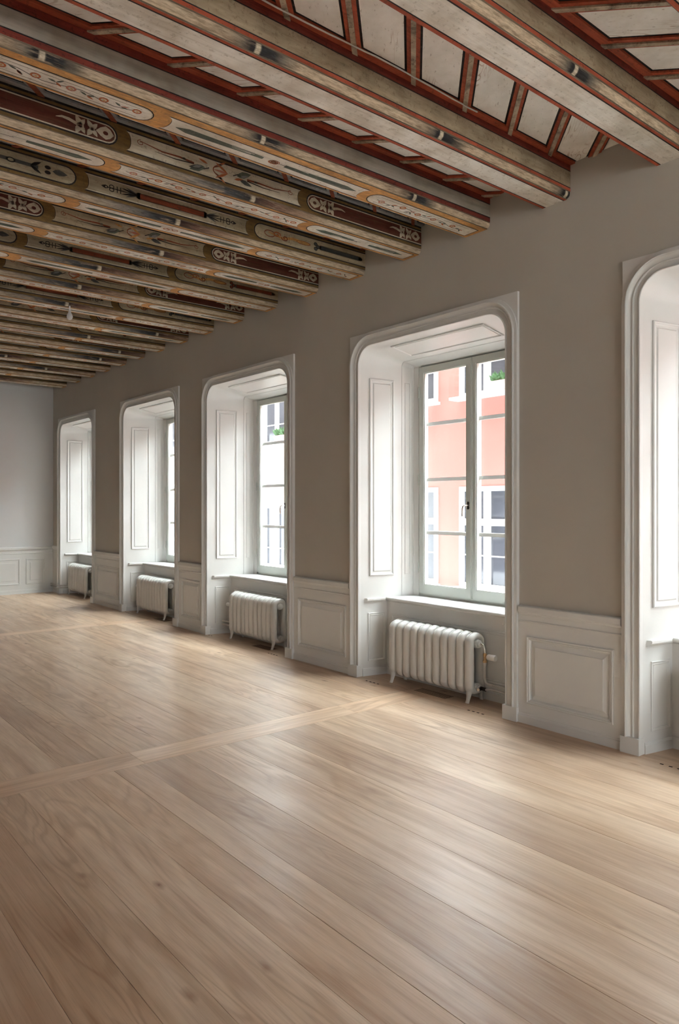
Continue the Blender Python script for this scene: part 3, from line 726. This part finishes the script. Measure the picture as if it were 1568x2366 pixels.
def beam(i, yn, yf, style):
    x0, x1 = LX-.02, WX+.012
    cy, cz = .028, .046        # chamfer taken off the near lower arris
    prof = [(yn, ZC+.02), (yn, ZB+cz), (yn+cy, ZB), (yf-.010, ZB), (yf, ZB+.010), (yf, ZC+.02)]
    m = MB(); n = len(prof); vs = [(x0,y,z) for y, z in prof]+[(x1,y,z) for y, z in prof]
    side, under = {0: (1, 0), 1: (2, 3), 2: (4, 3)}[style]
    slot = [side, 5, under, 5, 5, 5]
    for k in range(n): m.add([vs[k], vs[(k+1) % n], vs[n+(k+1) % n], vs[n+k]], [(0,1,2,3)], slot[k])
    m.add(vs[:n], [tuple(range(n))], 5); m.add(vs[n:], [tuple(range(n))], 5)
    b = m.build('painted_ceiling_beam', [M['b_grey'], M['b_tan'], M['b_grey2'], M['b_orange'], M['b_ochre'], M['b_side']])
    tag(b, ORD[i], 'beam', 'painted ceiling beams', 'thing')
    # cord moulding in the chamfer
    rp = []
    for k in range(7):
        t = k/6; a = math.sin(math.pi*t)*.008
        nx, nz = -cz/math.hypot(cy,cz), -cy/math.hypot(cy,cz)
        rp.append((yn+cy*(.12+.76*t)+nx*a, ZB+cz*(1-(.12+.76*t))+nz*a))
    rp += [(yn+cy*.88+.006, ZB+cz*.12+.006), (yn+cy*.12+.006, ZB+cz*.88+.006)]
    cm = MB().extrude_x(rp, x0, x1-.01).build('cord_moulding', M['roll'] if style < 2 else M['roll2'], b, True)
    cm.pass_index = {1: 3100, 2: 3053, 3: 2300, 4: 2690, 5: 2480, 6: 2680, 7: 2420, 8: 2480, 9: 2590, 10: 3900, 11: 3300, 12: 3950, 13: 3930}.get(i, 2000+(i*737) % 1900)
    rr = random.Random(100+i)
    F = Paint((0, yn, 0), (1,0,0), (0,0,1), (0,-1,0)); zt0, zt1 = ZB+cz, ZC-.012
    Un = Paint((0, 0, ZB), (1,0,0), (0,1,0), (0,0,-1)); u0, u1 = yn+cy, yf-.010
    def fin(P, nm):
        if P.b.f: P.build(nm, b)
    if style == 0:
        F.rect(x0, x1, zt0, zt0+.020, 'b_red'); F.rect(x0, x1, zt0+.020, zt0+.026, 'b_black'); F.rect(x0, x1, zt1-.040, zt1+.012, 'b_darkred'); F.rect(x0, x1, zt1-.046, zt1-.040, 'b_black')
        Un.rect(x0, x1, u0, u0+.018, 'b_red'); Un.rect(x0, x1, u0+.018, u0+.026, 'b_black'); Un.rect(x0, x1, u1-.020, u1, 'b_red'); Un.rect(x0, x1, u1-.027, u1-.020, 'b_black')
        fin(F, 'flank_lines'); fin(Un, 'soffit_lines'); return
    if style == 1:
        F.rect(x0, x1, zt0, zt0+.030, 'b_darkred'); F.rect(x0, x1, zt0+.030, zt0+.037, 'b_black'); F.rect(x0, x1, zt1-.042, zt1+.012, 'b_darkred'); F.rect(x0, x1, zt1-.048, zt1-.042, 'b_black')
        fin(F, 'flank_lines')
    if style == 2:
        F.rect(x0, x1, zt1-.014, zt1+.012, 'b_black'); fin(F, 'flank_lines')
    odd = (i % 2 == 1)
    # underside cartouches
    if style == 1: a0, a1 = u0+.050, u1-.014
    else: a0, a1 = u0+.020, u1-.022
    m_ = (a0+a1)/2; h_ = (a1-a0)/2
    segs = [(3.235, 4.285, 'of'), (1.745, 3.20, 'cc'), (.62, 1.69, 'oo'), (-.85, .58, 'cc')]
    for k, (p, q, e) in enumerate(segs):
        if i > 8 and k > 2: continue
        P = Paint((0, 0, ZB), (1,0,0), (0,1,0), (0,0,-1))
        P.cart(p, q, a0, a1, e, ['b_black', 'b_white', 'b_white'] if (k % 2) == (1 if odd else 0) else ['b_black', 'b_cream', 'b_white'], .007)
        if (k % 2 == 0) == odd: orn_roses(P, p+.03, q-.03, m_, h_*.85, rr)
        else: orn_streak(P, p+.03, q-.03, m_, h_*.8, rr, k % 2 == 1 or i > 5)
        P.build('soffit_cartouche', b)
    if style == 1: return
    c0, c1 = zt0+.018, zt1-.030
    m_ = (c0+c1)/2; h_ = (c1-c0)/2
    segs = [(3.135, 4.335, 'of'), (1.77, 3.095, 'cc'), (.60, 1.725, 'oo'), (-.85, .56, 'cc')]
    for k, (p, q, e) in enumerate(segs):
        if i > 8 and k > 2: continue
        P = Paint((0, yn, 0), (1,0,0), (0,0,1), (0,-1,0))
        if not odd and k % 2 == 0:
            P.cart(p, q, c0, c1, e, ['b_black', 'b_cream', 'b_wine'], .010); orn_arabesque(P, p+.02, q-(.03 if k == 0 else .02), m_, h_*.80)
        elif not odd:
            P.cart(p, q, c0, c1, e, ['b_black', 'b_cream' if i < 6 else 'b_field', 'b_field' if i != 4 else 'b_cream'], .008)
            orn_tulip(P, p+.03, q-.03, m_, h_*.85, 'b_flame' if i != 6 else 'b_orange', 'b_green' if i < 7 else 'b_slate')
        elif k % 2 == 1:
            P.cart(p, q, c0, c1, e, ['b_black', 'b_cream', 'b_field2'], .009); orn_baluster(P, p, q, m_, h_*.85)
        elif k == 0:
            P.cart(p, q, c0, c1, e, ['b_black', 'b_field', 'b_field'], .009); orn_clubs(P, p+.02, q, m_, h_*.85, 'b_flame', 'b_slate' if i % 4 == 1 else 'b_brick')
        else:
            P.cart(p, q, c0, c1, e, ['b_black', 'b_field2', 'b_field2'], .010); orn_spear(P, p, q, m_, h_*.85)
        P.build('flank_cartouche', b)
for i in range(len(BF)):
    beam(i, BN[i], BF[i], 0 if i < 3 else (1 if i == 3 else 2))

pts = []; rc = random.Random(5)
for k in range(60):
    x = LX+.05 + k*(3.30-LX-.05)/59
    pts.append((x, BN[2]-.050+.008*math.sin(x*4.1)+rc.uniform(-.002,.002), ZC-.019-.004*abs(math.sin(x*3.7))))
tag(MB().tube(pts, .0042, 8).build('ceiling_cable', M['pipe'], None, True), 'thin grey cable pinned along the red border batten of the ceiling', 'cable')
hk = MB().tube([(2.62,7.665,3.60),(2.62,7.665,3.575),(2.62,7.665,3.56),(2.62,7.665,3.535),(2.62,7.665,3.515),(2.62,7.665,3.505)], [.012,.016,.026,.032,.026,.012], 12)
hk.tube([(2.62,7.665,3.69),(2.62,7.665,3.60)], .008, 8)
tag(hk.build('ceiling_hook', M['plastic'], None, True), 'small white hook cover hanging under a far painted beam', 'hook')

# ------------------------------------------------------------------ radiators
def superring(c, ax, bx, ra, rb, n=16, e=.92):
    out = []
    for k in range(n):
        t = 2*math.pi*k/n; ct, s_ = math.cos(t), math.sin(t)
        out.append(c + ax*(ra*math.copysign(abs(ct)**e, ct)) + bx*(rb*math.copysign(abs(s_)**e, s_)))
    return out
def section_mesh():
    m = MB(); path = []; hx, rt, rb = .062, .062, .040
    zlo, zhi = .118, .478
    for k in range(13):
        a = math.pi*k/12; path.append((-hx*math.cos(a), zhi+rt*.62*math.sin(a), a))
    N_ = len(path)
    pts = [(-hx, zlo+.0), (-hx, .2), (-hx, .38)] + [(p[0], p[1]) for p in path] + [(hx, .38), (hx, .2), (hx, zlo)] + [(hx*math.cos(a_), zlo-.030*math.sin(a_)) for a_ in [math.pi*k/10 for k in range(1, 10)]]
    rings = []; L_ = len(pts)
    for i in range(L_):
        p, q = pts[(i-1) % L_], pts[(i+1) % L_]
        t = Vector((q[0]-p[0], 0, q[1]-p[1])).normalized(); n = Vector((t.z, 0, -t.x))
        c = Vector((pts[i][0], 0, pts[i][1]))
        top = max(0.0, min(1.0, (pts[i][1]-.45)/.06))
        rings.append(superring(c, n, Vector((0,1,0)), .030, .0418-.004*top))
    rings.append(rings[0]); m.loft(rings, caps=False)
    fin = []        # thin casting crest over the top
    for a_ in [math.pi*(.06+.88*k/14) for k in range(15)]:
        ca, sa = math.cos(a_), math.sin(a_)
        fin.append([Vector((-ca*r_x, y_, zhi+sa*r_z)) for r_x, r_z, y_ in ((.085, .060, -.0028), (.0955, .0725, -.0015), (.0955, .0725, .0015), (.085, .060, .0028))])
    m.loft(fin); return m.mesh('section', M['enamel'], True)
def foot_mesh():
    m = MB(); R_ = []
    for z, x, rx, ry in ((.150, 0, .026, .034), (.09, -.002, .021, .030), (.05, -.008, .013, .022), (.02, -.016, .010, .017), (.004, -.024, .012, .018), (0, -.026, .012, .018)):
        R_.append(superring(Vector((x,0,z)), Vector((1,0,0)), Vector((0,1,0)), rx, ry, 10))
    m.loft(R_); return m.mesh('foot', M['enamel'], True)
SEC, FOOT = section_mesh(), foot_mesh()
def disc(m, x, z, y0, y1, r, n=16): return m.tube([(x,y0,z),(x,(y0+y1)/2,z),(x,y1,z)], r, n)
def radiator(yc, valve, n=11, label='', x=4.478, full=True):
    R = empty('column_radiator', (x, yc, 0)); tag(R, label, 'radiator', 'column radiators under the windows')
    p = .0868; y0 = -(n-1)/2*p
    for k in range(n):
        o = link('section', SEC, R); o.location = (0, y0+k*p, 0)
    for ye in (y0, -y0):
        for s in (-1, 1):
            f = link('foot', FOOT, R); f.location = (s*.062, ye, 0)
            if s > 0: f.rotation_euler = (0, 0, math.pi)
    h = MB(); disc(h, 0, .462, y0-.035, -y0+.035, .036); disc(h, 0, .115, y0-.035, -y0+.035, .034); h.build('header_tube', M['enamel'], R, True)
    e = -y0 + .040
    for s in (-1, 1):
        for z in (.462, .115):
            g = MB(); g.tube([(0,s*(e-.01),z),(0,s*(e+.006),z),(0,s*(e+.006),z),(0,s*(e+.016),z),(0,s*(e+.016),z),(0,s*(e+.024),z)], [.034,.034,.028,.028,.021,.021], 8)
            o = g.build('end_plug', M['enamel'], R)
    s = valve
    if s:
        pts = [(0,s*(e+.02),.462),(0,s*(e+.035),.462),(0,s*(e+.050),.455),(0,s*(e+.060),.440),(0,s*(e+.065),.42),(0,s*(e+.066),.395)]
        tl = MB().tube(pts, .0105, 12).build('union_pipe', M['chrome'], R, True)
        yv = s*(e+.066)
        v = MB().tube([(0,yv,.398),(0,yv,.392),(0,yv,.392),(0,yv,.372),(0,yv,.372),(0,yv,.345),(0,yv,.345),(0,yv,.325)], [.013,.013,.016,.016,.012,.012,.017,.017], 10).tube([(0,yv,.372),(0,yv+s*.03,.372)], .013, 10).build('valve', M['brass'], R)
        MB().tube([(0,yv+s*q,.372) for q in (.026,.030,.034,.060,.062,.064,.098,.106,.109)], [.016,.020,.0225,.0235,.022,.0235,.0245,.022,.014], 18).build('thermostat_head', M['plastic'], R, True)
        MB().tube([(0,yv,.330),(0,yv,.305),(0,yv,.300),(0,yv,.20),(0,yv+s*.004,.178),(0,yv+s*.016,.164),(0.004,yv+s*.036,.158),(.008,yv+s*.07,.157),(.014,yv+s*.075,.157),(.02,yv+s*.34,.152)], [.0135,.0135,.0105,.0105,.0105,.0105,.0105,.0105,.0105,.0105], 12).build('supply_pipe', M['pipe'], R, True)
        MB().tube([(0,s*(e+.02),.115),(0,s*(e+.040),.115)], .015, 12).tube([(-.038,s*(e+.036),.113),(.0,s*(e+.036),.115)], .013, 12).tube([(0,s*(e+.036),.115),(0,s*(e+.075),.113)], .015, 12).build('lockshield_valve', M['dark_metal'], R, True)
        MB().tube([(-.046,s*(e+.036),.113),(-.038,s*(e+.036),.113)], .0125, 14).build('valve_cap', M['chrome'], R, True)
        MB().tube([(0,s*(e+.07),.113),(.002,s*(e+.10),.118),(.004,s*(e+.12),.124),(.008,s*(e+.14),.123),(.02,s*(e+.40),.112)], .0095, 12).build('return_pipe', M['pipe'], R, True)
    return R
radiator(4.215, -1, label='white column radiator with thermostat valve on its right end, under the pink-house window')
radiator(6.955, 1, label='white column radiator with round end plugs, under the window showing the cream house')
radiator(9.575, 1, label='small-looking white column radiator, second from the far end wall')
radiator(12.52, 0, n=10, label='farthest white column radiator, partly hidden behind the panelled pier')
radiator(1.54, -1, label='white column radiator barely showing at the picture\'s right edge')

# heating pipes at the far corner
yA = WIN[-1][0] + WIN[-1][1] + .118
for z, nm in ((.152, 'upper'), (.112, 'lower')):
    hw = WIN[-1][1]
    pth = [(4.272, FY-.02, z), (4.272, yA+.02, z), (4.262, yA-.0, z), (4.255, yA-.06, z), (4.262, yA-.115, z), (4.30, yA-.145, z), (4.50, yA-.19, z), (4.55, yA-.23, z), (4.555, yA-.45, z)]
    tag(MB().tube(pth, .0115, 10).build('heating_pipe', M['pipe'], None, True), '%s of two pale heating pipes bent around the far corner plinth' % nm, 'pipe', 'corner heating pipes')

# ------------------------------------------------------------------ street outside
street = tag(MB().box(EX, 10.0, -20, 46, -4.6, -4.4).build('street', M['ground']), 'grey street paving between the houses', 'street', kind='structure')
tag(MB().box(EX-.4, EX, -20, 46, 4.31, 10.5).build('upper_facade', M['brick_dark']), 'upper storey of the house over the window wall, outside', 'facade', kind='structure')  # unseen storey, added to shade the facade opposite
tag(MB().box(-30, EX, -40, NY-.4, -4.6, -4.4).build('courtyard', plain('pale_gravel', (.80, .77, .72), .9, .2, var=.05)), 'pale paved courtyard behind the house', 'courtyard', kind='structure')  # added pale reflector ground, sends light up through the rear windows
FX = 10.0
def ext_window(parent, yc, zb, wd, ht, transom, bars):
    f = MB(); fw = .085
    y0, y1 = yc-wd/2, yc+wd/2; z1 = zb+ht
    f.box(FX-.035, FX+.06, y0, y0+fw, zb, z1).box(FX-.035, FX+.06, y1-fw, y1, zb, z1).box(FX-.035, FX+.06, y0+fw, y1-fw, z1-fw, z1).box(FX-.035, FX+.06, y0+fw, y1-fw, zb, zb+fw)
    f.box(FX-.030, FX+.06, yc-.065, yc+.065, zb+fw, z1-fw)
    if transom: f.box(FX-.034, FX+.06, y0+fw, y1-fw, transom-.06, transom+.06)
    wn = f.build('window', M['ext_white'], parent)
    MB().box(FX-.25, FX+.02, y0-.05, y1+.05, zb-.045, zb+.005).build('sill', M['ext_white'], wn)
    lev = [zb+fw] + ([transom] if transom else []) + [z1-fw]
    for a, b in zip(lev, lev[1:]):
        for p, q in ((y0+fw, yc-.065), (yc+.065, y1-fw)): MB().box(FX+.022, FX+.03, p-.01, q+.01, a-.01, b+.01).build('pane', M['ext_glass'], wn)
    for bz in bars:
        for p, q in ((y0+fw, yc-.065), (yc+.065, y1-fw)): MB().box(FX+.005, FX+.03, p, q, bz-.012, bz+.012).build('glazing_bar', M['ext_white'], wn)
def building(name, y0, y1, z1, mat, cols, floors, wd, ht, transom, bars, label):
    B = empty(name, (FX, (y0+y1)/2, -4.5)); tag(B, label, 'building')
    B.location = (0, 0, 0)
    # wall in strips so that each window stands in a real opening
    m = MB(); fl = sorted(floors)
    def wallbox(a, b, c, d): m.box(FX, FX+.35, a, b, c, d)
    zc = -4.5
    for zb in fl:
        wallbox(y0, y1, zc, zb); ya = y0
        for yc in sorted(cols): wallbox(ya, yc-wd/2, zb, zb+ht); ya = yc+wd/2
        wallbox(ya, y1, zb, zb+ht); zc = zb+ht
    wallbox(y0, y1, zc, z1)
    m.build('facade', M[mat], B)
    MB().box(FX+.4, FX+.45, y0, y1, -4.5, z1).build('inner_wall', M['slab'], B)
    rp = [(FX-.18, z1), (FX-.18, z1+.10), (FX+4, z1+1.4), (FX+4, z1)]
    MB().extrude_y(rp, y0, y1).build('roof', M['roof'], B)
    for zb in floors:
        for yc in cols: ext_window(B, yc, zb, wd, ht, (zb+transom) if transom else None, [zb+q for q in bars])
    return B
pink = building('pink_house', -16, 12.2, 5.6, 'pink', [-4.3, -2.5, -.75, 1.05, 2.83, 4.6, 6.37, 8.15, 9.93, 11.3][:9], [-3.29, .10, 3.49], 1.24, 1.80, 1.17, [.58], 'pink stuccoed house with white windows across the street')
crm = building('cream_house', 12.2, 45, 5.4, 'cream', [14.62+1.95*k for k in range(14)], [-3.0, .05, 3.06], 1.10, 1.54, None, [.48, 1.02], 'cream stuccoed house with white windows across the street')

def plant(name, loc, label, n, sp, pot=True):
    R = empty(name, loc); tag(R, label, 'plant')
    if pot:
        MB().loft([[(x*a, y*a2, z) for x, y in ((-1,-1),(1,-1),(1,1),(-1,1))] for z, a, a2 in ((0,.06,.20),(.14,.075,.24),(.14,.085,.25),(.17,.085,.25),(.17,.07,.23),(.15,.07,.23))]).build('planter', M['pot'], R)
    m = MB(); r = random.Random(hash(name) % 97 if False else n)
    for k in range(n):
        b = Vector((r.uniform(-.05,.05), r.uniform(-sp,sp), .15 if pot else 0)); d = Vector((r.uniform(-.5,.3), r.uniform(-.7,.7), r.uniform(.4,1))).normalized()
        L_ = r.uniform(.10, .24); sd = d.cross(Vector((r.random(), r.random(), .3))).normalized()*L_*.16
        e = b + d*L_; q = b+d*L_*.5
        m.add([b, q+sd, e, q-sd, q+Vector((0,0,-.004))], [(0,1,4),(1,2,4),(2,3,4),(3,0,4)])
    m.build('leaves', M['leaf'], R)
plant('window_planter', (9.84, 7.70, 3.497), 'leafy plant in a pink planter box on the pink house sill', 60, .2)
plant('sill_plant', (9.86, 14.22, 3.067), 'green leafy plant on an upper sill of the cream house', 120, .2)
